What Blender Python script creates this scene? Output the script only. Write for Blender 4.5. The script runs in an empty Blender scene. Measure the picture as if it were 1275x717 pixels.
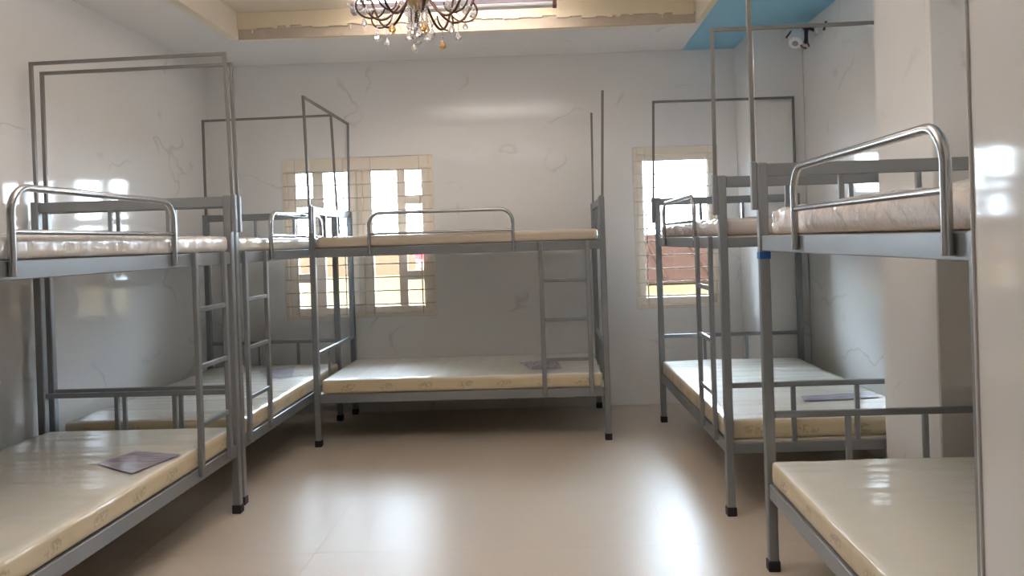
import bpy, bmesh, math, random
from mathutils import Vector, Matrix, noise

random.seed(7)
S = bpy.context.scene
C = S.collection
PI = math.pi

# ------------------------------------------------------------------ camera
CAM_H = 1.3794
F_PX, PPX, PPY = 987.35, 656.45, 304.56
YAW, PITCH, ROLL = 0.0218, 0.0052, 0.0322


def cam_ray(u0, v0):
    c, s = math.cos(ROLL), math.sin(ROLL)
    u = u0 * c - v0 * s
    v = u0 * s + v0 * c
    X, Z2, Y2 = u, -v, 1.0
    c, s = math.cos(PITCH), math.sin(PITCH)
    Y = Y2 * c + Z2 * s
    z = -Y2 * s + Z2 * c
    c, s = math.cos(YAW), math.sin(YAW)
    return Vector((X * c - Y * s, X * s + Y * c, z))


fwd = cam_ray(0, 0)
right = (cam_ray(1, 0) - fwd).normalized()
up = (cam_ray(0, -1) - fwd).normalized()
fwd.normalize()
cam_data = bpy.data.cameras.new('camera')
cam = bpy.data.objects.new('camera', cam_data)
C.objects.link(cam)
m = Matrix((right, up, -fwd)).transposed().to_4x4()
m.translation = (0, 0, CAM_H)
cam.matrix_world = m
cam_data.sensor_fit = 'HORIZONTAL'
cam_data.sensor_width = 36.0
cam_data.lens = 36.0 * F_PX / 1275.0
cam_data.shift_x = (637.5 - PPX) / 1275.0
cam_data.shift_y = -(358.5 - PPY) / 1275.0
cam_data.clip_start = 0.05
S.camera = cam

# ------------------------------------------------------------------ sky and exposure
world = bpy.data.worlds.new('world')
S.world = world
world.use_nodes = True
bgn = world.node_tree.nodes['Background']
bgn.inputs['Color'].default_value = (0.74, 0.865, 1.0, 1)
bgn.inputs['Strength'].default_value = 32.0

S.view_settings.view_transform = 'Standard'
S.view_settings.look = 'None'
S.view_settings.gamma = 1.0
S.view_settings.use_curve_mapping = False
S.view_settings.exposure = 0.64

UP_W = 43.0           # light of the added, unseen fill lamp that shines up into the tray
FAR_W = 11.0           # the same for the far lamp in view

# ------------------------------------------------------------------ materials


def new_mat(name):
    mt = bpy.data.materials.new(name)
    mt.use_nodes = True
    nt = mt.node_tree
    return mt, nt, nt.nodes['Principled BSDF']


def nd(nt, typ, **kw):
    n = nt.nodes.new(typ)
    for k, v in kw.items():
        setattr(n, k, v)
    return n


def math_n(nt, op, a, b=None, c=None):
    n = nt.nodes.new('ShaderNodeMath')
    n.operation = op
    for i, v in enumerate((a, b, c)):
        if v is None:
            continue
        if isinstance(v, (int, float)):
            n.inputs[i].default_value = v
        else:
            nt.links.new(v, n.inputs[i])
    return n.outputs[0]


def mix_col(nt, fac, a, b):
    n = nt.nodes.new('ShaderNodeMix')
    n.data_type = 'RGBA'
    for s, v in ((0, fac), (6, a), (7, b)):
        if isinstance(v, (int, float)):
            n.inputs[s].default_value = v
        elif isinstance(v, tuple):
            n.inputs[s].default_value = (*v, 1)
        else:
            nt.links.new(v, n.inputs[s])
    return n.outputs[2]


def coords(nt, scale=(1, 1, 1), rot=(0, 0, 0), kind='Object'):
    t = nd(nt, 'ShaderNodeTexCoord')
    mp = nd(nt, 'ShaderNodeMapping')
    mp.inputs['Scale'].default_value = scale
    mp.inputs['Rotation'].default_value = rot
    nt.links.new(t.outputs[kind], mp.inputs['Vector'])
    return mp.outputs[0]


def noise_n(nt, vec, scale, detail=3, rough=0.5, dist=0.0):
    n = nd(nt, 'ShaderNodeTexNoise')
    n.inputs['Scale'].default_value = scale
    n.inputs['Detail'].default_value = detail
    n.inputs['Roughness'].default_value = rough
    n.inputs['Distortion'].default_value = dist
    nt.links.new(vec, n.inputs['Vector'])
    return n.outputs['Fac']


def smooth(nt, v, lo, hi):
    n = nd(nt, 'ShaderNodeMapRange', interpolation_type='SMOOTHSTEP')
    n.inputs['From Min'].default_value = lo
    n.inputs['From Max'].default_value = hi
    nt.links.new(v, n.inputs['Value'])
    return n.outputs[0]


def bump(nt, b, height, strength, dist=0.01, inp='Normal'):
    n = nd(nt, 'ShaderNodeBump')
    n.inputs['Strength'].default_value = strength
    n.inputs['Distance'].default_value = dist
    nt.links.new(height, n.inputs['Height'])
    nt.links.new(n.outputs[0], b.inputs[inp])
    return n


def simple(name, col, rough=0.5, metal=0.0, var=0.06, spec=0.5, scale=8, coat=0.0, bumpy=0.0):
    mt, nt, b = new_mat(name)
    v = coords(nt)
    f = noise_n(nt, v, scale, 4)
    dark = tuple(c * (1 - var) for c in col)
    lite = tuple(min(1, c * (1 + var)) for c in col)
    nt.links.new(mix_col(nt, f, dark, lite), b.inputs['Base Color'])
    b.inputs['Roughness'].default_value = rough
    b.inputs['Metallic'].default_value = metal
    b.inputs['Specular IOR Level'].default_value = spec
    b.inputs['Coat Weight'].default_value = coat
    if bumpy:
        bump(nt, b, noise_n(nt, v, scale * 4, 3), bumpy, 0.004)
    return mt


def marble(name, base, vein, rough=0.07, scale=0.75, seed=0.0, amount=0.28, wav=0.02):
    mt, nt, b = new_mat(name)
    v = coords(nt, (1, 1, 1.5), (0.35 + seed, 0.5, 0.4 + seed))
    warp = nd(nt, 'ShaderNodeTexNoise')
    warp.inputs['Scale'].default_value = 2.2
    warp.inputs['Detail'].default_value = 5
    nt.links.new(v, warp.inputs['Vector'])
    add = nd(nt, 'ShaderNodeVectorMath', operation='MULTIPLY_ADD')
    nt.links.new(warp.outputs['Color'], add.inputs[0])
    add.inputs[1].default_value = (0.35, 0.35, 0.35)
    nt.links.new(v, add.inputs[2])
    n1 = noise_n(nt, add.outputs[0], scale, 3, 0.45)
    d = math_n(nt, 'ABSOLUTE', math_n(nt, 'SUBTRACT', n1, 0.5))
    line = math_n(nt, 'SUBTRACT', 1.0, smooth(nt, d, 0.0, 0.008))
    mask = smooth(nt, noise_n(nt, v, 1.9, 2), 0.50, 0.62)
    fac = math_n(nt, 'MULTIPLY', math_n(nt, 'MULTIPLY', line, mask), amount)
    cloud = noise_n(nt, v, 1.3, 4)
    body = mix_col(nt, cloud, tuple(c * 0.965 for c in base), base)
    nt.links.new(mix_col(nt, fac, body, vein), b.inputs['Base Color'])
    b.inputs['Roughness'].default_value = rough
    b.inputs['Specular IOR Level'].default_value = 0.5
    if wav:
        bump(nt, b, noise_n(nt, coords(nt), 3.0, 2), wav, 0.02)
    return mt


M = {}
M['wall'] = marble('white marble wall tile', (0.90, 0.89, 0.885), (0.42, 0.40, 0.37))
M['ceil'] = marble('white marble ceiling tile', (0.94, 0.935, 0.935), (0.5, 0.48, 0.46), rough=0.25, amount=0.3, wav=0)
M['blue'] = simple('light blue ceiling paint', (0.28, 0.60, 0.80), 0.45, var=0.03, scale=2)
M['cream'] = simple('cream tray paint', (0.80, 0.72, 0.60), 0.6, var=0.04, scale=3)
M['cove'] = simple('yellow cove paint', (0.74, 0.63, 0.44), 0.6, var=0.08, scale=5)
M['taupe'] = simple('bare plaster cove lip', (0.50, 0.42, 0.33), 0.75, var=0.15, scale=14, bumpy=0.5)


def floor_mat():
    mt, nt, b = new_mat('polished cream floor tile')
    v = coords(nt)
    f = noise_n(nt, v, 1.1, 5)
    sp = noise_n(nt, v, 26, 3)
    c1 = mix_col(nt, f, (0.57, 0.49, 0.415), (0.62, 0.54, 0.46))
    c2 = mix_col(nt, math_n(nt, 'MULTIPLY', sp, 0.12), c1, (0.74, 0.67, 0.60))
    nt.links.new(c2, b.inputs['Base Color'])
    b.inputs['Roughness'].default_value = 0.35
    b.inputs['Specular IOR Level'].default_value = 0.28
    bump(nt, b, noise_n(nt, v, 2.2, 2), 0.04, 0.02)
    return mt


M['floor'] = floor_mat()
M['grout'] = simple('beige floor grout', (0.58, 0.50, 0.425), 0.45)
M['steel'] = simple('grey enamelled steel', (0.285, 0.30, 0.315), 0.35, metal=0.45, var=0.05, scale=5)
M['netsteel'] = simple('dull grey thin tube', (0.22, 0.212, 0.205), 0.5, metal=0.2, var=0.05)
M['chrome'] = simple('bright silver tube', (0.45, 0.46, 0.47), 0.22, metal=0.9, var=0.05, scale=6)
M['rubber'] = simple('black rubber', (0.018, 0.016, 0.02), 0.6)
M['board'] = simple('pale plywood bed board', (0.66, 0.60, 0.50), 0.7, var=0.2, scale=9)
M['bluetape'] = simple('blue tape', (0.03, 0.16, 0.5), 0.4)


def mattress_mats(prefix, top_col, side_col, wrinkle, print_amt, dirv=(1, 1, 1), coat=0.8):
    res = []
    for part, col in (('top', top_col), ('side', side_col)):
        mt, nt, b = new_mat(prefix + ' mattress ' + part)
        v = coords(nt)
        f = noise_n(nt, v, 3.5, 4)
        body = mix_col(nt, f, tuple(c * 0.95 for c in col), col)
        if part == 'side' and print_amt:
            sep = nd(nt, 'ShaderNodeSeparateXYZ')
            t = nd(nt, 'ShaderNodeTexCoord')
            nt.links.new(t.outputs['Object'], sep.inputs[0])
            s = math_n(nt, 'ADD', sep.outputs[0], sep.outputs[1])
            fr = math_n(nt, 'SUBTRACT', math_n(nt, 'FRACT', math_n(nt, 'MULTIPLY', s, 1 / 0.27)), 0.5)
            # a slanted little motif
            zz = math_n(nt, 'SUBTRACT', sep.outputs[2], 0.045)
            a = math_n(nt, 'ADD', math_n(nt, 'MULTIPLY', fr, 0.27 / 0.055), math_n(nt, 'MULTIPLY', zz, 16))
            e = math_n(nt, 'MULTIPLY', zz, 1 / 0.027)
            d = math_n(nt, 'ADD', math_n(nt, 'MULTIPLY', a, a), math_n(nt, 'MULTIPLY', e, e))
            inside = math_n(nt, 'SUBTRACT', 1.0, smooth(nt, d, 0.5, 1.0))
            tex = smooth(nt, noise_n(nt, v, 42, 2, 0.5, 1.5), 0.44, 0.56)
            fac = math_n(nt, 'MULTIPLY', math_n(nt, 'MULTIPLY', inside, tex), print_amt)
            body = mix_col(nt, fac, body, (0.16, 0.11, 0.06))
        nt.links.new(body, b.inputs['Base Color'])
        b.inputs['Roughness'].default_value = 0.55
        b.inputs['Coat Weight'].default_value = coat
        b.inputs['Coat Roughness'].default_value = 0.06
        wv = coords(nt, dirv)
        h = noise_n(nt, wv, 6.0, 5, 0.6, 0.8)
        bump(nt, b, h, wrinkle, 0.02, 'Coat Normal')
        bump(nt, b, h, wrinkle * 0.35, 0.02, 'Normal')
        res.append(mt)
    return res


CREAM_TOP = (0.86, 0.83, 0.745)
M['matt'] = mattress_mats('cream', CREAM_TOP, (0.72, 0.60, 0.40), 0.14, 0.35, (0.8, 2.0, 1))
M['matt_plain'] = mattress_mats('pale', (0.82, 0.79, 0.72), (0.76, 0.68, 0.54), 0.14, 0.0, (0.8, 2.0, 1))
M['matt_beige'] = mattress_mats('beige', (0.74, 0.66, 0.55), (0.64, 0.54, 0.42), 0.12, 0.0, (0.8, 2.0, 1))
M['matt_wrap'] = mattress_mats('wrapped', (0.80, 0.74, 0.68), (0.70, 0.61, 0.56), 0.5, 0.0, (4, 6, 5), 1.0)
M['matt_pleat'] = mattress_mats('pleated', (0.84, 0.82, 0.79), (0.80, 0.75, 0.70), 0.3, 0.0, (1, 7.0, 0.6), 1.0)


def print_mat():
    mt, nt, b = new_mat('violet printed patch')
    v = coords(nt)
    w = noise_n(nt, coords(nt, (3, 18, 1)), 3.0, 4)
    f = smooth(nt, w, 0.40, 0.62)
    nt.links.new(mix_col(nt, f, (0.34, 0.31, 0.44), (0.55, 0.51, 0.55)), b.inputs['Base Color'])
    b.inputs['Roughness'].default_value = 0.45
    b.inputs['Coat Weight'].default_value = 0.6
    b.inputs['Coat Roughness'].default_value = 0.12
    return mt


M['print'] = print_mat()
M['wood'] = simple('cream painted window wood', (0.86, 0.77, 0.67), 0.5, var=0.05, scale=6)
M['rod_dark'] = simple('dull window grille rod', (0.64, 0.56, 0.48), 0.5)
M['rod'] = simple('pale window grille rod', (0.72, 0.67, 0.62), 0.5)


def glass_mat():
    mt, nt, b = new_mat('clear window glass')
    nt.nodes.remove(b)
    out = nt.nodes['Material Output']
    tr = nd(nt, 'ShaderNodeBsdfTransparent')
    tr.inputs['Color'].default_value = (0.94, 0.965, 0.97, 1)
    gl = nd(nt, 'ShaderNodeBsdfGlossy')
    gl.inputs['Roughness'].default_value = 0.03
    fr = nd(nt, 'ShaderNodeFresnel')
    fr.inputs['IOR'].default_value = 1.45
    mx = nd(nt, 'ShaderNodeMixShader')
    nt.links.new(fr.outputs[0], mx.inputs[0])
    nt.links.new(tr.outputs[0], mx.inputs[1])
    nt.links.new(gl.outputs[0], mx.inputs[2])
    nt.links.new(mx.outputs[0], out.inputs[0])
    return mt


M['glass'] = glass_mat()


def crystal(name, col):
    mt, nt, b = new_mat(name)
    f = noise_n(nt, coords(nt), 30, 2)
    nt.links.new(mix_col(nt, f, tuple(c * 0.9 for c in col), col), b.inputs['Base Color'])
    b.inputs['Roughness'].default_value = 0.06
    b.inputs['Transmission Weight'].default_value = 0.75
    b.inputs['IOR'].default_value = 1.45
    return mt


M['crystal'] = crystal('clear crystal', (0.93, 0.92, 0.92))
M['amber'] = crystal('amber crystal', (0.85, 0.50, 0.16))
M['bronze'] = simple('dark bronze', (0.085, 0.045, 0.035), 0.35, metal=0.7)
M['gold'] = simple('aged gold', (0.62, 0.46, 0.22), 0.3, metal=0.85, var=0.25, scale=40)
M['candle'] = simple('ivory candle sleeve', (0.8, 0.74, 0.6), 0.5)
M['white'] = simple('white plastic', (0.80, 0.80, 0.82), 0.4)
M['greyplas'] = simple('violet grey lamp channel', (0.36, 0.32, 0.38), 0.5)
M['brown'] = simple('brown plastic', (0.20, 0.09, 0.06), 0.5)
M['dark'] = simple('black plastic', (0.03, 0.035, 0.04), 0.4)


def emit(name, col, strength):
    mt, nt, b = new_mat(name)
    b.inputs['Base Color'].default_value = (0.9, 0.9, 0.9, 1)
    b.inputs['Emission Color'].default_value = (*col, 1)
    b.inputs['Emission Strength'].default_value = strength
    return mt


M['tube'] = emit('lit fluorescent tube', (0.86, 0.84, 1.0), 7.0)
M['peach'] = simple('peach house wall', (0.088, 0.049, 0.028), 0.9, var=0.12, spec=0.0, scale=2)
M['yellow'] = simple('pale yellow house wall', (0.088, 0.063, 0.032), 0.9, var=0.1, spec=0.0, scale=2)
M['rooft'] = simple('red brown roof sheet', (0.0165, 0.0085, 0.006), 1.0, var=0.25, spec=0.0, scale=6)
M['concrete'] = simple('grey concrete', (0.4, 0.38, 0.35), 0.9, var=0.15, scale=3)
M['red'] = simple('red cloth', (0.62, 0.03, 0.035), 0.7, var=0.1, scale=20)
M['pinkcloth'] = simple('pink cloth', (0.75, 0.35, 0.30), 0.7, var=0.2, scale=40)

# ------------------------------------------------------------------ mesh helpers


class MB:
    def __init__(self):
        self.v, self.f, self.mi = [], [], []

    def add(self, verts, faces, mi=0):
        o = len(self.v)
        self.v += [tuple(p) for p in verts]
        self.f += [tuple(i + o for i in f) for f in faces]
        self.mi += [mi] * len(faces)
        return self

    def box(self, lo, hi, mi=0, ch=0.0):
        """box with optional chamfer on every edge"""
        x0, y0, z0 = lo
        x1, y1, z1 = hi
        if not ch:
            vs = [(x, y, z) for x in (x0, x1) for y in (y0, y1) for z in (z0, z1)]
            fs = [(0, 1, 3, 2), (4, 6, 7, 5), (0, 4, 5, 1), (2, 3, 7, 6), (0, 2, 6, 4), (1, 5, 7, 3)]
            return self.add(vs, fs, mi)
        ch = min(ch, (x1 - x0) * .45, (y1 - y0) * .45, (z1 - z0) * .45)
        bm = bmesh.new()
        bmesh.ops.create_cube(bm, size=1)
        for v in bm.verts:
            v.co = Vector(((x0 + x1) / 2 + v.co.x * (x1 - x0), (y0 + y1) / 2 + v.co.y * (y1 - y0), (z0 + z1) / 2 + v.co.z * (z1 - z0)))
        bmesh.ops.bevel(bm, geom=bm.edges[:], offset=ch, segments=1, affect='EDGES')
        bm.verts.index_update()
        vs = [v.co.copy() for v in bm.verts]
        fs = [[v.index for v in f.verts] for f in bm.faces]
        bm.free()
        return self.add(vs, fs, mi)

    def tube(self, pts, r, n=8, mi=0, closed=False, cap=True, square=False):
        pts = [Vector(p) for p in pts]
        N = len(pts)
        tang = []
        for i in range(N):
            if closed:
                t = pts[(i + 1) % N] - pts[i - 1]
            else:
                t = pts[min(i + 1, N - 1)] - pts[max(i - 1, 0)]
            tang.append(t.normalized())
        a = Vector((0, 0, 1)) if abs(tang[0].z) < 0.9 else Vector((1, 0, 0))
        u = tang[0].cross(a).normalized()
        vs, fs = [], []
        for i in range(N):
            t = tang[i]
            u = (u - t * u.dot(t)).normalized()
            w = t.cross(u)
            rr = r[i] if isinstance(r, (list, tuple)) else r
            k = 1.0
            if not closed and 0 < i < N - 1:     # keep the mitre full at sharp bends
                d = (pts[i] - pts[i - 1]).normalized().dot(t)
                k = 1.0 / max(d, 0.5)
            for j in range(n):
                th = 2 * PI * (j + (0.5 if square else 0)) / n
                vs.append(pts[i] + (u * math.cos(th) + w * math.sin(th)) * rr)
        R = N if closed else N - 1
        for i in range(R):
            for j in range(n):
                p, q = i * n, ((i + 1) % N) * n
                fs.append((p + j, p + (j + 1) % n, q + (j + 1) % n, q + j))
        if cap and not closed:
            fs.append(tuple(range(n - 1, -1, -1)))
            fs.append(tuple((N - 1) * n + j for j in range(n)))
        return self.add(vs, fs, mi)

    def lathe(self, prof, n=16, mi=0, at=(0, 0, 0)):
        vs, fs = [], []
        for r, z in prof:
            for j in range(n):
                th = 2 * PI * j / n
                vs.append((at[0] + r * math.cos(th), at[1] + r * math.sin(th), at[2] + z))
        for i in range(len(prof) - 1):
            for j in range(n):
                fs.append((i * n + j, i * n + (j + 1) % n, (i + 1) * n + (j + 1) % n, (i + 1) * n + j))
        fs.append(tuple(range(n - 1, -1, -1)))
        fs.append(tuple((len(prof) - 1) * n + j for j in range(n)))
        return self.add(vs, fs, mi)

    def mesh(self, name, mats, smooth=False):
        me = bpy.data.meshes.new(name)
        me.from_pydata(self.v, [], self.f)
        if not isinstance(mats, (list, tuple)):
            mats = [mats]
        for mt in mats:
            me.materials.append(mt)
        me.polygons.foreach_set('material_index', self.mi)
        bm = bmesh.new()
        bm.from_mesh(me)
        bmesh.ops.recalc_face_normals(bm, faces=bm.faces)
        bm.to_mesh(me)
        bm.free()
        if smooth:
            me.polygons.foreach_set('use_smooth', [True] * len(me.polygons))
            if smooth != 'all':
                me.set_sharp_from_angle(angle=math.radians(40))
        me.update()
        return me

    def build(self, name, mats, parent=None, smooth=False):
        return link(name, self.mesh(name, mats, smooth), parent)


def link(name, me, parent=None, loc=None):
    o = bpy.data.objects.new(name, me)
    C.objects.link(o)
    if parent:
        o.parent = parent
    if loc:
        o.location = loc
    return o


def tag(o, label, cat, group=None):
    o['label'] = label
    o['category'] = cat
    if group:
        o['group'] = group
    return o


def struct(o, label=None):
    o['kind'] = 'structure'
    if label:
        o['label'] = label
    return o


def empty(name, loc=(0, 0, 0), rz=0.0, parent=None):
    o = bpy.data.objects.new(name, None)
    C.objects.link(o)
    o.location = loc
    o.rotation_euler = (0, 0, rz)
    o.empty_display_size = 0.1
    if parent:
        o.parent = parent
    return o


# ------------------------------------------------------------------ the room
XL, XR, YB, YR, H = -2.775, 1.97, 6.54, -3.2, 2.9
HT = 3.09                                     # inside of the tray ceiling
WT = 0.22                                     # outer wall thickness
W1 = (-2.165, -0.905, 0.787, 2.115)           # left window opening
W2 = (0.745, 1.44, 0.787, 2.115)              # right window opening


def holed_wall(name, y0, y1, x0, x1, z0, z1, holes, mat):
    xs = sorted({x0, x1, *[h[0] for h in holes], *[h[1] for h in holes]})
    zs = sorted({z0, z1, *[h[2] for h in holes], *[h[3] for h in holes]})
    solid = {}
    for i in range(len(xs) - 1):
        for k in range(len(zs) - 1):
            cx, cz = (xs[i] + xs[i + 1]) / 2, (zs[k] + zs[k + 1]) / 2
            solid[i, k] = not any(h[0] < cx < h[1] and h[2] < cz < h[3] for h in holes)
    mb = MB()

    def q(a, b, c, d):
        mb.add([a, b, c, d], [(0, 1, 2, 3)])
    for (i, k), s in solid.items():
        if not s:
            continue
        a, b, c, d = xs[i], xs[i + 1], zs[k], zs[k + 1]
        for y in (y0, y1):
            q((a, y, c), (b, y, c), (b, y, d), (a, y, d))
        if not solid.get((i - 1, k)):
            q((a, y0, c), (a, y1, c), (a, y1, d), (a, y0, d))
        if not solid.get((i + 1, k)):
            q((b, y0, c), (b, y1, c), (b, y1, d), (b, y0, d))
        if not solid.get((i, k - 1)):
            q((a, y0, c), (b, y0, c), (b, y1, c), (a, y1, c))
        if not solid.get((i, k + 1)):
            q((a, y0, d), (b, y0, d), (b, y1, d), (a, y1, d))
    me = mb.mesh(name, mat)
    bm = bmesh.new()
    bm.from_mesh(me)
    bmesh.ops.remove_doubles(bm, verts=bm.verts, dist=1e-5)
    bmesh.ops.recalc_face_normals(bm, faces=bm.faces)
    bm.to_mesh(me)
    bm.free()
    return struct(link(name, me))


TOP = 3.35
holed_wall('wall_back', YB, YB + WT, XL - WT, XR + WT, -0.1, TOP, [W1, W2], M['wall'])
holed_wall('wall_rear', YR - WT, YR, XL - WT, XR + WT, -0.1, TOP, [], M['wall'])
struct(MB().box((XL - WT, YR, -0.1), (XL, YB, TOP)).build('wall_left', M['wall']))
struct(MB().box((XR, YR, -0.1), (XR + WT, YB, TOP)).build('wall_right', M['wall']))
struct(MB().box((1.60, 5.965, 0), (XR, YB, H), ch=0.006).build('wall_corner_right', M['wall']))
struct(MB().box((1.615, 3.315, 0), (XR, 3.855, H), ch=0.006).build('wall_column_right', M['wall']))
nm = MB()
nm.add([(0.645, 1.205, 0), (XR, 1.205, 0), (XR, -0.5, 0), (0.585, -0.5, 0), (0.645, 1.205, H), (XR, 1.205, H), (XR, -0.5, H), (0.585, -0.5, H)],
       [(0, 1, 2, 3), (7, 6, 5, 4), (0, 4, 5, 1), (1, 5, 6, 2), (2, 6, 7, 3), (3, 7, 4, 0)])
near = struct(nm.build('wall_near_right', M['wall']))
# corner bead on the near wall's far edge
MB().tube([(0.6445, 1.2055, 0.0), (0.6445, 1.2055, H)], 0.0035, 10).build('corner_bead', M['white'], near, True)

dr = struct(MB().box((-0.9, YR, 0.0), (0.0, YR + .045, 2.1), ch=.004).build('door_1', M['wood']), 'plain cream door behind the camera')
MB().tube([(-.82, YR + .045, 1.0), (-.82, YR + .09, 1.0), (-.70, YR + .09, 1.0)], .009, 8).build('door_handle', M['chrome'], dr, True)

# floor of square polished tiles over a grout bed
T = 0.8
fl = struct(MB().box((XL - 0.02, YR - 0.02, -0.12), (XR + 0.02, YB + 0.02, -0.0006)).build('floor', M['grout']))
tile_cache = {}
x_edges = [XL] + [(-1.08 + T * k) for k in range(-3, 6) if XL + 0.02 < -1.08 + T * k < XR - 0.02] + [XR]
y_edges = [YR] + [(0.35 + T * k) for k in range(-6, 9) if YR + 0.02 < 0.35 + T * k < YB - 0.02] + [YB]
for i in range(len(x_edges) - 1):
    for j in range(len(y_edges) - 1):
        w, d = x_edges[i + 1] - x_edges[i], y_edges[j + 1] - y_edges[j]
        key = (round(w, 3), round(d, 3))
        if key not in tile_cache:
            tile_cache[key] = MB().box((0.0003, 0.0003, -0.012), (w - 0.0003, d - 0.0003, 0.0), ch=0.0002).mesh('tile', M['floor'])
        link('tile', tile_cache[key], fl, (x_edges[i], y_edges[j], 0))

# ceiling around the recessed tray, with the blue painted strip along the right wall
TX0, TX1, TY0, TY1 = -2.17, 1.135, -1.6, 5.70
BX = 1.178
ce = MB()
ce.box((XL - .05, TY1, H), (BX, YB + .05, H + .05))
ce.box((XL - .05, YR - .05, H), (BX, TY0, H + .05))
ce.box((XL - .05, TY0, H), (TX0, TY1, H + .05))
ce.box((TX1, TY0, H), (BX, TY1, H + .05))
ceiling = struct(ce.build('ceiling', M['ceil']))
MB().box((BX, YR - .05, H - 0.002), (XR + .05, YB + .05, H + .05)).build('blue_strip', M['blue'], ceiling)
MB().box((TX0 - .1, TY0 - .1, HT), (TX1 + .1, TY1 + .1, HT + .05)).build('tray_panel', M['cream'], ceiling)
LIP = 0.075


def cove(name, lo, hi, dx, dy, far=False):
    """a two-band fascia: bare lip below, thicker cream band above"""
    t = struct(MB().box((lo[0], lo[1], H - 0.003), (hi[0], hi[1], HT)).build(name, M['cream']))
    return t


t1 = cove('trim_1', (TX0, TY1, 0), (TX1, TY1 + .06, 0), 0, -1)
TZ = H + .05
MB().box((TX0 + .006, TY1 - 0.004, H - .004), (TX1 - .006, TY1, H + LIP)).build('bare_lip', M['taupe'], t1)
# ragged plaster edge of the band: short runs of uneven depth
rag = MB()
x = TX0 + .006
while x < TX1 - .02:
    w = random.uniform(0.02, 0.12)
    x2 = min(x + w, TX1 - .006)
    lo = H + LIP + random.uniform(-0.012, 0.012)
    if x > 0.05:
        lo += -0.012
    rag.box((x, TY1 - 0.018, lo), (x2, TY1, HT - 0.002))
    x = x2
rag.build('plaster_band', M['cove'], t1)
for k in range(9):
    xx = random.uniform(TX0 + .1, TX1 - .1)
    MB().lathe([(0.001, -0.04), (0.006, -0.03), (0.004, 0.0), (0.007, 0.03)], 8, at=(xx, TY1 - 0.012, H + LIP)).build('plaster_drip', M['cream'], t1, True)
cove('trim_2', (TX0 - .06, TY0, 0), (TX0 + .004, TY1, 0), 1, 0)
cove('trim_3', (TX1 - .004, TY0, 0), (TX1 + .04, TY1, 0), -1, 0)
cove('trim_4', (TX0, TY0 - .06, 0), (TX1, TY0, 0), 0, 1)
struct(MB().box((XL - WT, YR - WT, TOP), (XR + WT, YB + WT, TOP + .1)).build('ceiling_slab', M['concrete']))

# ------------------------------------------------------------------ windows


def rods(parent, x0, x1, zs, xs, z0, z1, y, mat):
    for z in zs:
        MB().tube([(x0, y, z), (x1, y, z)], 0.0058, 6).build('grille_rod', mat, parent, True)
    for xv in xs:
        MB().tube([(xv, y + .006, z0), (xv, y + .006, z1)], 0.0055, 6).build('grille_rod', mat, parent, True)


def frame_rect(name, x0, x1, z0, z1, wl, wr, wb, wt, y0, y1, parent, mat):
    mb = MB()
    mb.box((x0, y0, z0), (x0 + wl, y1, z1), ch=.004)
    mb.box((x1 - wr, y0, z0), (x1, y1, z1), ch=.004)
    mb.box((x0 + wl, y0, z0), (x1 - wr, y1, z0 + wb), ch=.004)
    mb.box((x0 + wl, y0, z1 - wt), (x1 - wr, y1, z1), ch=.004)
    return mb.build(name, mat, parent)


def pane(x0, x1, z0, z1, y, parent):
    return MB().box((x0 - .004, y - .002, z0 - .004), (x1 + .004, y + .002, z1 + .004)).build('pane', M['glass'], parent)


# left window: two casement leaves, each with a broad and a narrow column of panes
x0, x1, z0, z1 = W1
fr1 = struct(frame_rect('window_1', x0, x1, z0, z1, .035, .035, .03, .105, YB + .006, YB + .10, None, M['wood']),
             'left window with two cream casement leaves and a rod grille')
MB().box((-1.545, YB + .01, z0 + .03), (-1.5, YB + .09, z1 - .105), ch=.004).build('mullion', M['wood'], fr1)


def leaf(xa, xb, narrow_left):
    za, zb = z0 + .03, z1 - .105
    y0_, y1_ = YB + .035, YB + .075
    lf = frame_rect('casement_leaf', xa, xb, za, zb, .075, .07, .055, .012, y0_, y1_, fr1, M['wood'])
    ia, ib, ja, jb = xa + .075, xb - .07, za + .055, zb - .012
    if narrow_left:
        s0, s1 = ia + .135, ia + .225
        n0, n1, w0, w1 = ia, s0, s1, ib
    else:
        s0, s1 = ib - .205, ib - .135
        n0, n1, w0, w1 = s1, ib, ia, s0
    MB().box((s0, y0_ + .002, ja), (s1, y1_ - .002, jb), ch=.003).build('stile', M['wood'], lf)
    cuts = [ja, 1.085, 1.16, 1.40, 1.475, 1.715, 1.79, jb]
    for k in (1, 3, 5):
        MB().box((n0, y0_ + .003, cuts[k]), (n1, y1_ - .003, cuts[k + 1]), ch=.003).build('glazing_bar', M['wood'], lf)
    for k in range(0, 7, 2):
        pane(n0, n1, cuts[k], cuts[k + 1], (y0_ + y1_) / 2, lf)
    pane(w0, w1, ja, jb, (y0_ + y1_) / 2, lf)
    return lf


leaf(x0 + .035, -1.545, True)
leaf(-1.5, x1 - .035, False)
rods(fr1, x0 + .01, x1 - .01, [0.892 + 0.111 * k for k in range(11)], (-2.055, -1.655, -1.425, -1.02), z0 + .01, z1 - .005, YB + .004, M['rod_dark'])

# right window
x0, x1, z0, z1 = W2
fr2 = struct(frame_rect('window_2', x0, x1, z0, z1, .035, .035, .03, .06, YB + .006, YB + .10, None, M['wood']),
             'right window with one pale casement leaf and a rod grille')
lf = frame_rect('casement_leaf', x0 + .035, x1 - .035, z0 + .03, z1 - .06, .05, .05, .06, .05, YB + .035, YB + .075, fr2, M['wood'])
pane(x0 + .085, x1 - .085, z0 + .09, z1 - .11, YB + .055, lf)
rods(fr2, x0 + .01, x1 - .01, [0.892 + 0.111 * k for k in range(11)], (x0 + .10, x1 - .075), z0 + .01, z1 - .005, YB + .004, M['rod'])

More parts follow.
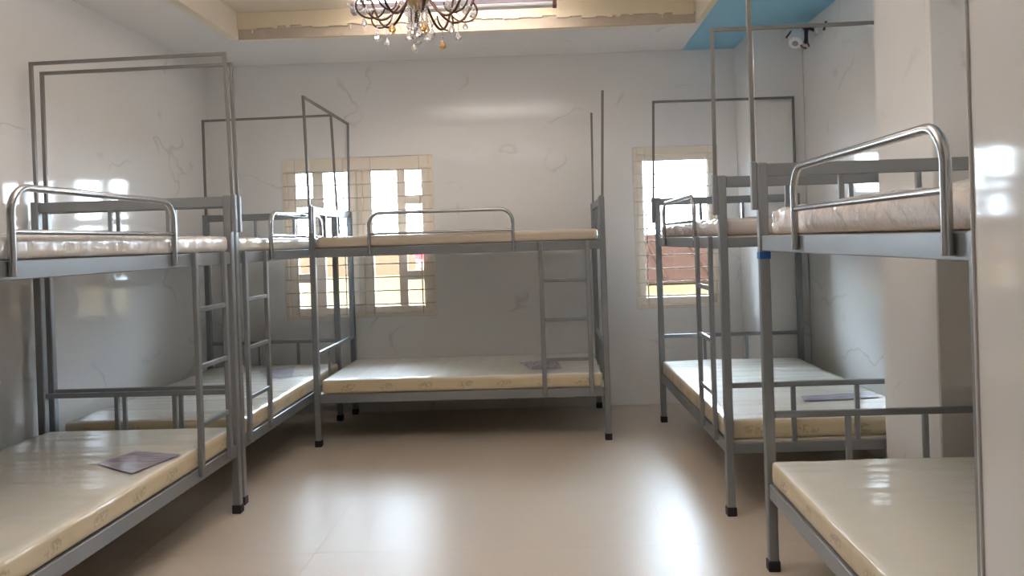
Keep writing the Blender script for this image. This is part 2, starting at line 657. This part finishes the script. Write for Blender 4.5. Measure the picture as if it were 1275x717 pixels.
# ------------------------------------------------------------------ outside the windows
struct(MB().box((-14, YB + .6, -4.2), (14, 30, -4.0)).build('ground', M['concrete']), 'concrete yard below the windows')


def house(name, label, x0, x1, y0, y1, zt, wallm, roofm, eave, ridge, windows):
    h = empty(name, ((x0 + x1) / 2, y0, -4.0))
    ox, oy, oz = (x0 + x1) / 2, y0, -4.0

    def p(mb, n, mt, par=h):
        mb.v = [(a - ox, b - oy, c - oz) for a, b, c in mb.v]
        return mb.build(n, mt, par)
    p(MB().box((x0, y0, -4.0), (x1, y1, zt)), 'wall', wallm)
    if roofm:
        # pitched sheet roof of long ribbed sheets
        n = int((x1 - x0) / 0.5)
        for i in range(n):
            a, b = x0 - .2 + (x1 - x0 + .4) * i / n, x0 - .2 + (x1 - x0 + .4) * (i + 1) / n
            mb = MB()
            mb.add([(a, y0 - .35, eave), (b, y0 - .35, eave), (b, y0 + 1.6, ridge), (a, y0 + 1.6, ridge),
                    (a, y0 - .35, eave + .05), (b, y0 - .35, eave + .05), (b, y0 + 1.6, ridge + .05), (a, y0 + 1.6, ridge + .05)],
                   [(0, 1, 2, 3), (4, 7, 6, 5), (0, 4, 5, 1), (1, 5, 6, 2), (2, 6, 7, 3), (3, 7, 4, 0)])
            mb.tube([(a, y0 - .36, eave + .05), (a, y0 + 1.6, ridge + .05)], 0.03, 6)
            p(mb, 'roof_sheet', roofm)
    for (a, b, c, d) in windows:
        f = p(MB().box((a, y0 - .04, c), (b, y0 + .02, d), ch=.01), 'window', M['white'])
        p(MB().box((a + .06, y0 - .05, c + .06), (b - .06, y0 - .03, d - .06)), 'pane', M['dark'], f)
    tag(h, label, 'building')
    return h


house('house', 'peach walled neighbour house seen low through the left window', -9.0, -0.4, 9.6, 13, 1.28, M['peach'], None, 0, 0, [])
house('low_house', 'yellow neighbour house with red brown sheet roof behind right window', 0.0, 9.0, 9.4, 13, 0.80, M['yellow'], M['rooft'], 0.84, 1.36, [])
wl = MB().box((-7.5, 8.45, -4.0), (-0.55, 8.6, 1.05), ch=.02).build('garden_wall', M['yellow'])
tag(wl, 'pale yellow yard wall below the peach house outside left window', 'wall')

rc = empty('hanging_cloth', (-1.085, 6.98, 1.155))
mb = MB()
N = 14
for side in (0, 1):
    pass
vs, fs = [], []
for k in range(7):
    for i in range(N):
        th = 2 * PI * i / N
        r = 0.055 + 0.012 * math.sin(3 * th + k) + 0.004 * k * 0.3
        vs.append((r * math.cos(th) * 1.1, r * math.sin(th) * 0.5, 0.30 - 0.035 * k))
for k in range(6):
    for i in range(N):
        fs.append((k * N + i, k * N + (i + 1) % N, (k + 1) * N + (i + 1) % N, (k + 1) * N + i))
fs.append(tuple(range(N)))
fs.append(tuple(6 * N + i for i in range(N - 1, -1, -1)))
MB().add(vs, fs).build('cloth', M['red'], rc, 'all')
mb = MB()
for i in range(7):
    a = -0.05 + 0.0166 * i
    mb.tube([(a, 0, 0.10), (a + .004, 0, 0.05), (a, 0.003, 0.0 + 0.01 * (i % 3))], 0.008, 6)
mb.build('fringe', M['pinkcloth'], rc, True)
mb = MB().tube([(0, 0, .29), (0, 0, .42), (0, -.02, .438), (0, -.04, .43)], 0.004, 6).build('hanger', M['dark'], rc, True)
tag(rc, 'red cloth with pink fringe hanging outside the left window', 'cloth')
li = MB().tube([(-3.2, YB + WT, 1.655), (-2.4, 6.965, 1.587), (-1.4, 6.955, 1.587), (-.6, 6.955, 1.587), (-.1, 6.965, 1.59), (0.5, YB + WT, 1.635)], 0.004, 6).build('washing_line', M['dark'])
tag(li, 'thin washing line stretched outside the left window', 'line')

# ------------------------------------------------------------------ bunk beds
BW, BL = 1.03, 2.0
P = 0.02                                     # half post
Z_LO, Z_UP, Z_POST, Z_FR = 0.33, 1.338, 1.665, 2.391
SP = (0.32, 0.63)                            # end spindles across the bed


def proto():
    d = {}
    d['post'] = MB().box((-P, -P, 0.028), (P, P, Z_POST), ch=.004).mesh('post', M['steel'])
    d['foot_cap'] = MB().box((-P - .004, -P - .004, 0), (P + .004, P + .004, 0.045), ch=.004).mesh('foot_cap', M['rubber'])
    d['sleeve'] = MB().box((-P - .024, -.013, 1.475), (-P, .013, 1.672), ch=.003).mesh('sleeve', M['steel'])
    d['side_rail'] = MB().box((-.0125, P, -.031), (.0125, BL - P, .031), ch=.003).mesh('side_rail', M['steel'])
    d['end_rail'] = MB().box((P, -.0125, -.025), (BW - P, .0125, .025), ch=.003).mesh('end_rail', M['steel'])
    d['head_rail'] = MB().box((P, -.0125, -.027), (BW - P, .0125, .027), ch=.003).mesh('head_rail', M['steel'])
    d['foot_bar'] = MB().box((P, -.011, -.013), (BW - P, .011, .013), ch=.003).mesh('end_bar', M['steel'])
    d['spindle_hi'] = MB().box((-.011, -.009, 1.363), (.011, .009, 1.612), ch=.002).mesh('spindle', M['steel'])
    d['spindle_lo'] = MB().box((-.011, -.009, .354), (.011, .009, .624), ch=.002).mesh('spindle', M['steel'])
    d['board'] = MB().box((.014, .014, -.009), (BW - .014, BL - .014, .009)).mesh('bed_board', M['board'])
    d['stile'] = MB().box((-.011, -.016, .325), (.011, .016, 1.372), ch=.003).mesh('stile', M['steel'])
    d['rung'] = MB().box((-.009, -.16 + .016, -.012), (.009, .16 - .016, .012), ch=.003).mesh('rung', M['steel'])
    return d


D = proto()


def net_frame(parent, ly, tf, tb, bar=True):
    """thin upright hoop held at one end of the bed; tf and tb shift its two top corners"""
    r = 0.0082
    xf, xb = -P - .012, BW - .004
    pf0, pf1 = Vector((xf, ly, 1.485)), Vector((xf + tf[0], ly + tf[1], Z_FR + tf[2]))
    pb0, pb1 = Vector((xb, ly, 1.66)), Vector((xb + tb[0], ly + tb[1], Z_FR + tb[2]))
    sr = r * math.sqrt(2)
    if bar:
        mb = MB()
        # three straight square bars, mitred by overlap at the corners
        for a, b in ((pf0, pf1), (pb0, pb1), (pf1 + Vector((-r, 0, 0)), pb1 + Vector((r, 0, 0)))):
            mb.tube([a, b], sr, 4, square=True)
        mb.build('net_frame', M['netsteel'], parent)
    else:
        for a, b in ((pf0, pf1), (pb0, pb1)):
            MB().tube([a, b], sr, 4, square=True).build('net_upright', M['netsteel'], parent)


def guard(parent, s0, s1):
    r, R = 0.0125, 0.085
    zt, zb = 1.60, 1.318
    xg = -.0125 - r
    pts = [(xg, s0, zb), (xg, s0, zt - R)]
    for k in range(1, 8):
        a = PI - k * PI / 16
        pts.append((xg, s0 + R + R * math.cos(a), zt - R + R * math.sin(a)))
    pts.append((xg, s0 + R, zt))
    pts.append((xg, s1 - R, zt))
    for k in range(1, 8):
        a = PI / 2 - k * PI / 16
        pts.append((xg, s1 - R + R * math.cos(a), zt - R + R * math.sin(a)))
    pts += [(xg, s1, zt - R), (xg, s1, zb)]
    g = MB().tube(pts, r, 12).build('guard_rail', M['chrome'], parent, True)
    MB().tube([(xg, s0, 1.458), (xg, s1, 1.458)], 0.009, 10).build('guard_bar', M['chrome'], g, True)


def bunk(loc, rz, label, ladder, rail, frames, ladder_tilt=0.0, tape=None):
    b = empty('bunk_bed', (loc[0], loc[1], 0), rz)
    tag(b, label, 'bunk bed', 'grey steel bunk beds')
    for lx in (0, BW):
        for ly in (0, BL):
            po = link('post', D['post'], b, (lx, ly, 0))
            link('foot_cap', D['foot_cap'], po)
            if lx == 0:
                link('sleeve', D['sleeve'], po)
    for z in (Z_LO, Z_UP):
        for lx in (0, BW):
            link('side_rail', D['side_rail'], b, (lx, 0, z))
        for ly in (0, BL):
            link('end_rail', D['end_rail'], b, (0, ly, z))
        link('bed_board', D['board'], b, (0, 0, z + .022))
    for ly in (0, BL):
        hr = link('head_rail', D['head_rail'], b, (0, ly, 1.634))
        fb = link('end_bar', D['foot_bar'], b, (0, ly, .637))
        for s in SP:
            link('spindle', D['spindle_hi'], hr, (s, 0, -1.634))
            link('spindle', D['spindle_lo'], fb, (s, 0, -.637))
    # ladder hooked on the side rails
    la = empty('ladder', (-.0125 - .0115, ladder, 0), 0, b)
    for s in (-.16, .16):
        link('stile', D['stile'], la, (0, s, 0))
    for z in (.562, .835, 1.103):
        link('rung', D['rung'], la, (0, 0, z))
    guard(b, *rail)
    for ly, tf, tb, bar in frames:
        net_frame(b, ly, tf, tb, bar)
    if tape:
        lx, ly, z = tape
        MB().box((lx - P - .002, ly - P - .002, z), (lx + P + .002, ly + P + .002, z + .028)).build('blue_tape', M['bluetape'], b)
    return b


O3 = (0, 0, 0)
BEDS = {
    'A': dict(loc=(-1.653, 4.125), rz=PI - .016, ladder=.29, rail=(.65, 1.695),
              label='grey bunk bed against the left wall, the one nearest the camera',
              frames=[(0, (.024, 0, .018), (.005, 0, .006), True), (BL, O3, O3, True)]),
    'B': dict(loc=(-1.663, 6.258), rz=PI - .0087, ladder=1.76, rail=(.45, 1.50),
              label='grey bunk bed along left wall in the far left corner',
              frames=[(0, (.03, 0, .03), (0, 0, .022), True), (BL, (.018, 0, -.008), (0, 0, -.018), True)]),
    'C': dict(loc=(0.397, 5.434), rz=PI / 2 - .0074, ladder=.265, rail=(.61, 1.60),
              label='grey bunk bed standing along the back wall between both windows',
              frames=[(0, (0, -.03, -.01), (0, -.01, .008), False), (BL, (0, .022, .024), (0, -.015, -.01), True)]),
    'D': dict(loc=(0.874, 3.904), rz=.0143, ladder=.345, rail=(.55, 1.57),
              label='grey bunk bed by the right wall, in front of the right window',
              frames=[(0, (.01, 0, -.012), O3, True), (BL, (.026, 0, -.016), (0, 0, -.016), True)]),
    'E': dict(loc=(0.882, 1.256), rz=-.0055, ladder=.18, rail=(.455, 1.50), tape=(0, BL, 1.274),
              label='grey bunk bed at the right, nearest the camera, half hidden by wall edge',
              frames=[(0, O3, O3, True), (BL, O3, O3, True)]),
}
for k, p in BEDS.items():
    p['obj'] = bunk(**p)

# ------------------------------------------------------------------ mattresses


def mattress_mesh(name, w, l, h, mats, style, seed):
    def grid(L, n, r):
        e = [0, r * .35, r]
        mid = [r + (L - 2 * r) * k / n for k in range(1, n)]
        return e + mid + [L - r, L - r * .35, L]
    r = 0.022 if style != 'puffy' else 0.034
    ny = 130
    xs, ys, zs = grid(w, 30, r), grid(l, ny, r), grid(h, 4, r)
    nx_, ny_, nz_ = len(xs), len(ys), len(zs)
    idx, vs, fs, mi = {}, [], [], []

    def vid(i, j, k):
        if (i, j, k) not in idx:
            p = Vector((xs[i], ys[j], zs[k]))
            c = Vector((min(max(p.x, r), w - r), min(max(p.y, r), l - r), min(max(p.z, r), h - r)))
            d = p - c
            n = d.normalized() if d.length > 1e-9 else Vector((0, 0, 1))
            if d.length > 1e-9:
                p = c + n * r
            q = Vector((p.x + seed, p.y, p.z))
            amp = 0.0
            if n.z > -0.5:
                amp = noise.noise(q * 3.0) * 0.003
                if style == 'flat':
                    amp += noise.noise(Vector((q.x * 1.5, q.y * 8, q.z * 4))) * 0.0025
                    amp += noise.noise(Vector((q.x * 1.6 + 4, q.y * 19, q.z * 4))) * 0.0022
                elif style == 'pleat':
                    amp += noise.noise(Vector((q.x * 3, q.y * 26, q.z * 5))) * 0.006 * (1.0 if n.z < 0.8 else 0.4)
                elif style == 'puffy':
                    amp += noise.noise(Vector((q.x * 7 + q.z * 9, q.y * 12 - q.z * 11, q.z * 8))) * 0.013
                    amp += abs(noise.noise(Vector((q.x * 16, q.y * 22 - q.z * 18, q.z * 14)))) * 0.014 - .005
                    amp += 0.012 * math.sin(PI * p.x / w) * math.sin(PI * p.y / l) * max(n.z, 0)
            p = p + n * amp
            p.z = max(p.z, 0.0)
            idx[i, j, k] = len(vs)
            vs.append(p)
        return idx[i, j, k]

    def quad(a, b, c, d, m):
        fs.append((a, b, c, d))
        mi.append(m)
    for i in range(nx_ - 1):
        for j in range(ny_ - 1):
            quad(vid(i, j, nz_ - 1), vid(i + 1, j, nz_ - 1), vid(i + 1, j + 1, nz_ - 1), vid(i, j + 1, nz_ - 1), 0)
            quad(vid(i, j, 0), vid(i, j + 1, 0), vid(i + 1, j + 1, 0), vid(i + 1, j, 0), 1)
    for k in range(nz_ - 1):
        for j in range(ny_ - 1):
            quad(vid(0, j, k), vid(0, j, k + 1), vid(0, j + 1, k + 1), vid(0, j + 1, k), 1)
            quad(vid(nx_ - 1, j, k), vid(nx_ - 1, j + 1, k), vid(nx_ - 1, j + 1, k + 1), vid(nx_ - 1, j, k + 1), 1)
        for i in range(nx_ - 1):
            quad(vid(i, 0, k), vid(i + 1, 0, k), vid(i + 1, 0, k + 1), vid(i, 0, k + 1), 1)
            quad(vid(i, ny_ - 1, k), vid(i, ny_ - 1, k + 1), vid(i + 1, ny_ - 1, k + 1), vid(i + 1, ny_ - 1, k), 1)
    mb = MB()
    mb.v, mb.f, mb.mi = [tuple(p) for p in vs], fs, mi
    return mb.mesh(name, mats, 'all')


def print_patch(parent, corners, h):
    """thin printed sheet under the wrap, a slightly uneven quad lying on the mattress top"""
    a, b, c, d = [Vector((p[0], p[1], 0)) for p in corners]
    n = 10
    mb = MB()
    vs, fs = [], []
    for lvl in (0.0, 0.0012):
        for i in range(n + 1):
            for j in range(n + 1):
                u, v = i / n, j / n
                p = a.lerp(b, u).lerp(d.lerp(c, u), v)
                wob = 0.006 * noise.noise(Vector((p.x * 9, p.y * 9, 3)))
                vs.append((p.x + wob, p.y + wob, h + lvl))
    N1 = (n + 1) ** 2
    for i in range(n):
        for j in range(n):
            q = i * (n + 1) + j
            fs.append((q + N1, q + n + 1 + N1, q + n + 2 + N1, q + 1 + N1))
            fs.append((q, q + 1, q + n + 2, q + n + 1))
    mb.add(vs, fs)
    mb.build('printed_patch', M['print'], parent, 'all')


MW, ML, MX, MY = 1.0, 1.94, -0.008, 0.03


def mattress(bed, upper, label, style, mats, h, seed, patch=None, x=MX):
    B = BEDS[bed]['obj']
    z = (Z_UP if upper else Z_LO) + .032
    if style == 'puffy':
        x = .016
    me = mattress_mesh('mattress', MW, ML, h, mats, style, seed)
    o = link('mattress', me)
    rz = B.rotation_euler.z
    o.location = (B.location.x + math.cos(rz) * x - math.sin(rz) * MY, B.location.y + math.sin(rz) * x + math.cos(rz) * MY, z)
    o.rotation_euler.z = rz
    tag(o, label, 'mattress', 'single mattresses on the bunks')
    if patch:
        # patch corners given in room coordinates
        c, s = math.cos(rz), math.sin(rz)
        loc = []
        for X, Y in patch:
            dx, dy = X - o.location.x, Y - o.location.y
            loc.append((dx * c + dy * s, -dx * s + dy * c))
        print_patch(o, loc, h + 0.0048)
    return o


mattress('A', False, 'cream wrapped mattress on the lower bunk at the left, nearest the camera', 'flat', M['matt'], .098, 1.0,
         patch=[(-1.99, 3.42), (-1.92, 3.62), (-1.67, 3.54), (-1.74, 3.25)])
mattress('A', True, 'pleated plastic wrapped mattress on the upper bunk nearest at left', 'pleat', M['matt_pleat'], .082, 2.0)
mattress('B', False, 'cream mattress with violet print on lower bunk in far left corner', 'flat', M['matt'], .098, 3.0,
         patch=[(-2.18, 5.92), (-1.96, 6.10), (-1.83, 5.62), (-1.98, 5.56)])
mattress('B', True, 'pale mattress on the upper bunk in the far left corner', 'flat', M['matt_plain'], .078, 4.0)
mattress('C', False, 'cream mattress with printed sides on lower bunk along back wall', 'flat', M['matt'], .098, 5.0,
         patch=[(-.22, 5.95), (.06, 6.05), (.10, 5.62), (-.12, 5.60)])
mattress('C', True, 'plain beige mattress on the upper bunk along back wall', 'flat', M['matt_beige'], .078, 6.0)
mattress('D', False, 'bluish lit cream mattress on the lower bunk under the right window', 'flat', M['matt'], .098, 7.0,
         patch=[(1.37, 4.30), (1.40, 4.44), (1.80, 4.50), (1.80, 4.36)])
mattress('D', True, 'wrapped mattress on the upper bunk in front of the right window', 'puffy', M['matt_wrap'], .085, 8.0)
mattress('E', False, 'cream wrapped mattress on the lower bunk nearest at right', 'flat', M['matt'], .098, 9.0)
mattress('E', True, 'crinkled clear wrapped mattress on the upper bunk nearest at right', 'puffy', M['matt_wrap'], .105, 10.0)

# ------------------------------------------------------------------ chandelier


def beads(mb, p0, p1, r, step):
    p0, p1 = Vector(p0), Vector(p1)
    n = max(2, int((p1 - p0).length / step))
    for i in range(n + 1):
        p = p0.lerp(p1, i / n)
        mb.lathe([(r * .3, -r), (r, 0), (r * .3, r)], 6, at=p)


def drop(mb, p, r, h):
    mb.lathe([(r * .08, h), (r * .35, h * .72), (r * .8, h * .35), (r, h * .05), (r * .7, -h * .18), (r * .1, -h * .36)], 8, at=p)


ch = empty('chandelier', (-0.512, 3.40, 2.24))
tag(ch, 'bronze chandelier with clear and amber crystal drops hanging from the ceiling tray', 'chandelier')
# everything below in metres relative to (axis, z = 2.24)
MB().lathe([(.07, .85), (.07, .835), (.05, .81), (.012, .79)], 20).build('ceiling_rose', M['gold'], ch, True)
MB().tube([(0, 0, .45), (0, 0, .80)], .007, 8).build('hanging_rod', M['bronze'], ch, True)
MB().lathe([(.006, .47), (.03, .45), (.018, .40), (.028, .35), (.045, .31), (.055, .27), (.05, .225), (.058, .20), (.045, .175), (.03, .155), (.012, .14)], 14).build('hub', M['gold'], ch, True)
MB().lathe([(.007, .14), (.011, .12), (.006, .105), (.007, .075), (.009, .06), (.003, .042)], 10).build('spindle', M['bronze'], ch, True)
rnd = random.Random(3)
NA = 8
for k in range(NA):
    th = 2 * PI * (k + .35) / NA
    c, s = math.cos(th), math.sin(th)
    pts = []
    for i in range(25):
        t = i / 24
        rr = .05 + .27 * t
        zz = .20 - .105 * math.sin(PI * min(1, t * 1.25)) + (.13 * max(0, (t - .55) / .45) ** 1.5)
        pts.append((rr * c, rr * s, zz))
    arm = MB().tube(pts, .0055, 8).build('arm', M['bronze'], ch, True)
    # small return scroll under the arm
    sc = []
    for i in range(19):
        a = PI * (1.0 + i / 18 * 1.25)
        sc.append(((.20 + .06 * math.cos(a)) * c, (.20 + .06 * math.cos(a)) * s, .15 + .05 * math.sin(a)))
    MB().tube(sc, .004, 6).build('scroll', M['bronze'], arm, True)
    ex, ey, ez = pts[-1]
    MB().lathe([(.008, -.004), (.03, .004), (.038, .016), (.034, .016), (.012, .006)], 12, at=(ex, ey, ez)).build('candle_cup', M['gold'], arm, True)
    MB().lathe([(.011, .0), (.011, .09)], 10, at=(ex, ey, ez + .008)).build('candle_sleeve', M['candle'], arm, True)
    MB().lathe([(.004, .0), (.014, .02), (.017, .035), (.012, .06), (.002, .085)], 10, at=(ex, ey, ez + .098)).build('bulb', M['crystal'], arm, True)
    mb = MB()
    for q in range(6):
        a = 2 * PI * q / 6 + k
        px, py = ex + .034 * math.cos(a), ey + .034 * math.sin(a)
        ln = .045 + .05 * rnd.random()
        beads(mb, (px, py, ez + .008), (px, py, ez - ln), .0045, .011)
        drop(mb, (px, py, ez - ln - .028), .012, .026)
    mb.build('crystal_strand', M['crystal'], arm)
    # drop under the lowest point of the arm
    lx_, ly_, lz_ = pts[11]
    amber = k in (1, 5, 6)
    ln = .04 + .02 * rnd.random()
    mb = MB()
    beads(mb, (lx_, ly_, lz_), (lx_, ly_, lz_ - ln), .004, .010)
    mb.build('bead_string', M['crystal'], arm)
    mb = MB()
    drop(mb, (lx_, ly_, lz_ - ln - .03), .016, .032)
    mb.build('crystal_drop', M['amber'] if amber else M['crystal'], arm)
for k in range(NA):
    th = 2 * PI * (k + .85) / NA
    px, py = .24 * math.cos(th), .24 * math.sin(th)
    mb = MB()
    beads(mb, (px * .6, py * .6, .19), (px, py, .135), .004, .010)
    beads(mb, (px, py, .135), (px * 1.3, py * 1.3, .19), .004, .010)
    drop(mb, (px, py, .10), .013, .03)
    mb.build('bead_swag', M['crystal'], ch)
for k in range(12):
    th = 2 * PI * k / 12 + .2
    rr = .034 + .012 * (k % 2)
    px, py = rr * math.cos(th), rr * math.sin(th)
    b0 = (.085, .055, .10, .045)[k % 4]
    mb = MB()
    beads(mb, (px, py, .20), (px, py, b0), .0048, .0105)
    mb.build('bead_string', M['crystal'], ch)
    mb = MB()
    drop(mb, (px, py, b0 - .03), .017, .032)
    mb.build('crystal_drop', M['amber'] if k == 0 else M['crystal'], ch)

# ------------------------------------------------------------------ tube lamps: one in the tray, one added out of view as fill


def tube_lamp(loc, drop_len, watts, label):
    bt = empty('tube_lamp', loc)
    MB().box((-.68, -.035, 0.0), (.68, .035, .022), ch=.003).build('reflector_tray', M['white'], bt)
    MB().box((-.69, -.03, .024), (.69, .03, .06), ch=.003).build('channel', M['greyplas'], bt)
    MB().box((-.70, -.038, -.004), (-.672, .038, .064), ch=.003).build('end_cap', M['greyplas'], bt)
    MB().box((.672, -.038, -.004), (.70, .038, .064), ch=.003).build('end_cap', M['brown'], bt)
    MB().tube([(-.66, 0, .076), (.66, 0, .076)], .011, 10).build('lamp_tube', M['tube'], bt, True)
    for sx in (-.45, .45):
        MB().tube([(sx, .025, .06), (sx, .025, drop_len)], .004, 6).build('hanger', M['dark'], bt, True)
    ld = bpy.data.lights.new('tube_light', 'AREA')
    ld.shape = 'RECTANGLE'
    ld.size, ld.size_y = 1.3, .05
    ld.energy = watts
    ld.color = (.96, .94, .98)
    lo = bpy.data.objects.new('tube_light', ld)
    C.objects.link(lo)
    lo.parent = bt
    lo.location = (0, 0, .092)
    lo.rotation_euler = (PI, 0, 0)
    return tag(bt, label, 'lamp', 'tube lamps shining into the ceiling tray')


tube_lamp((-.565, 5.40, 2.965), HT - 2.965, FAR_W, 'long white tube lamp hung in the ceiling tray behind the chandelier')
tube_lamp((-.5, 2.72, 2.42), HT - 2.42, UP_W, 'added fill tube lamp, out of view, hung below the tray nearer than the chandelier')  # unseen lamp, added to brighten the room by bounce off the tray

# ------------------------------------------------------------------ small security camera on the right wall
sc = empty('security_camera', (XR, 5.66, 2.80))
MB().lathe([(.040, -.0), (.040, .012), (.030, .02)], 16).build('mount_plate', M['white'], sc, True).rotation_euler.y = -PI / 2
MB().tube([(-.014, 0, 0), (-.05, 0, .015), (-.075, -.01, .012), (-.088, -.035, -.045), (-.092, -.055, -.10)], [.013, .014, .016, .017, .015], 12).build('bracket', M['dark'], sc, True)
bd = MB().lathe([(.030, -.075), (.046, -.066), (.052, -.02), (.052, .05), (.042, .072), (.014, .08)], 20).build('body', M['white'], sc, True)
bd.location = (-.145, -.02, -.055)
bd.rotation_euler = (math.radians(-40), math.radians(30), 0)
rg = MB()
rg.tube([(.030 * math.cos(a * PI / 12), .030 * math.sin(a * PI / 12), 0) for a in range(21)], .007, 8)
ro = rg.build('clamp_ring', M['brown'], sc, True)
ro.location = (-.105, -.06, -.115)
ro.rotation_euler = (math.radians(60), math.radians(20), 0)
MB().lathe([(.003, -.086), (.018, -.08), (.022, -.074), (.022, -.06)], 14).build('lens', M['greyplas'], bd, True)
MB().tube([(-.05, 0, 0), (-.02, -.06, -.04), (-.012, -.11, -.05), (-.014, -.15, -.06), (-.012, -.19, -.035)], .0045, 8).build('cable', M['white'], sc, True)
MB().tube([(-.012, -.18, -.045), (-.012, -.225, .0)], .0085, 8).build('cable_plug', M['dark'], sc, True)
MB().tube([(-.04, .0, .01), (-.10, .02, .018), (-.17, .03, .005), (-.205, .03, -.04)], .006, 8).build('cable', M['dark'], sc, True)
tag(sc, 'small white security camera with dark bracket high on the right wall', 'camera')
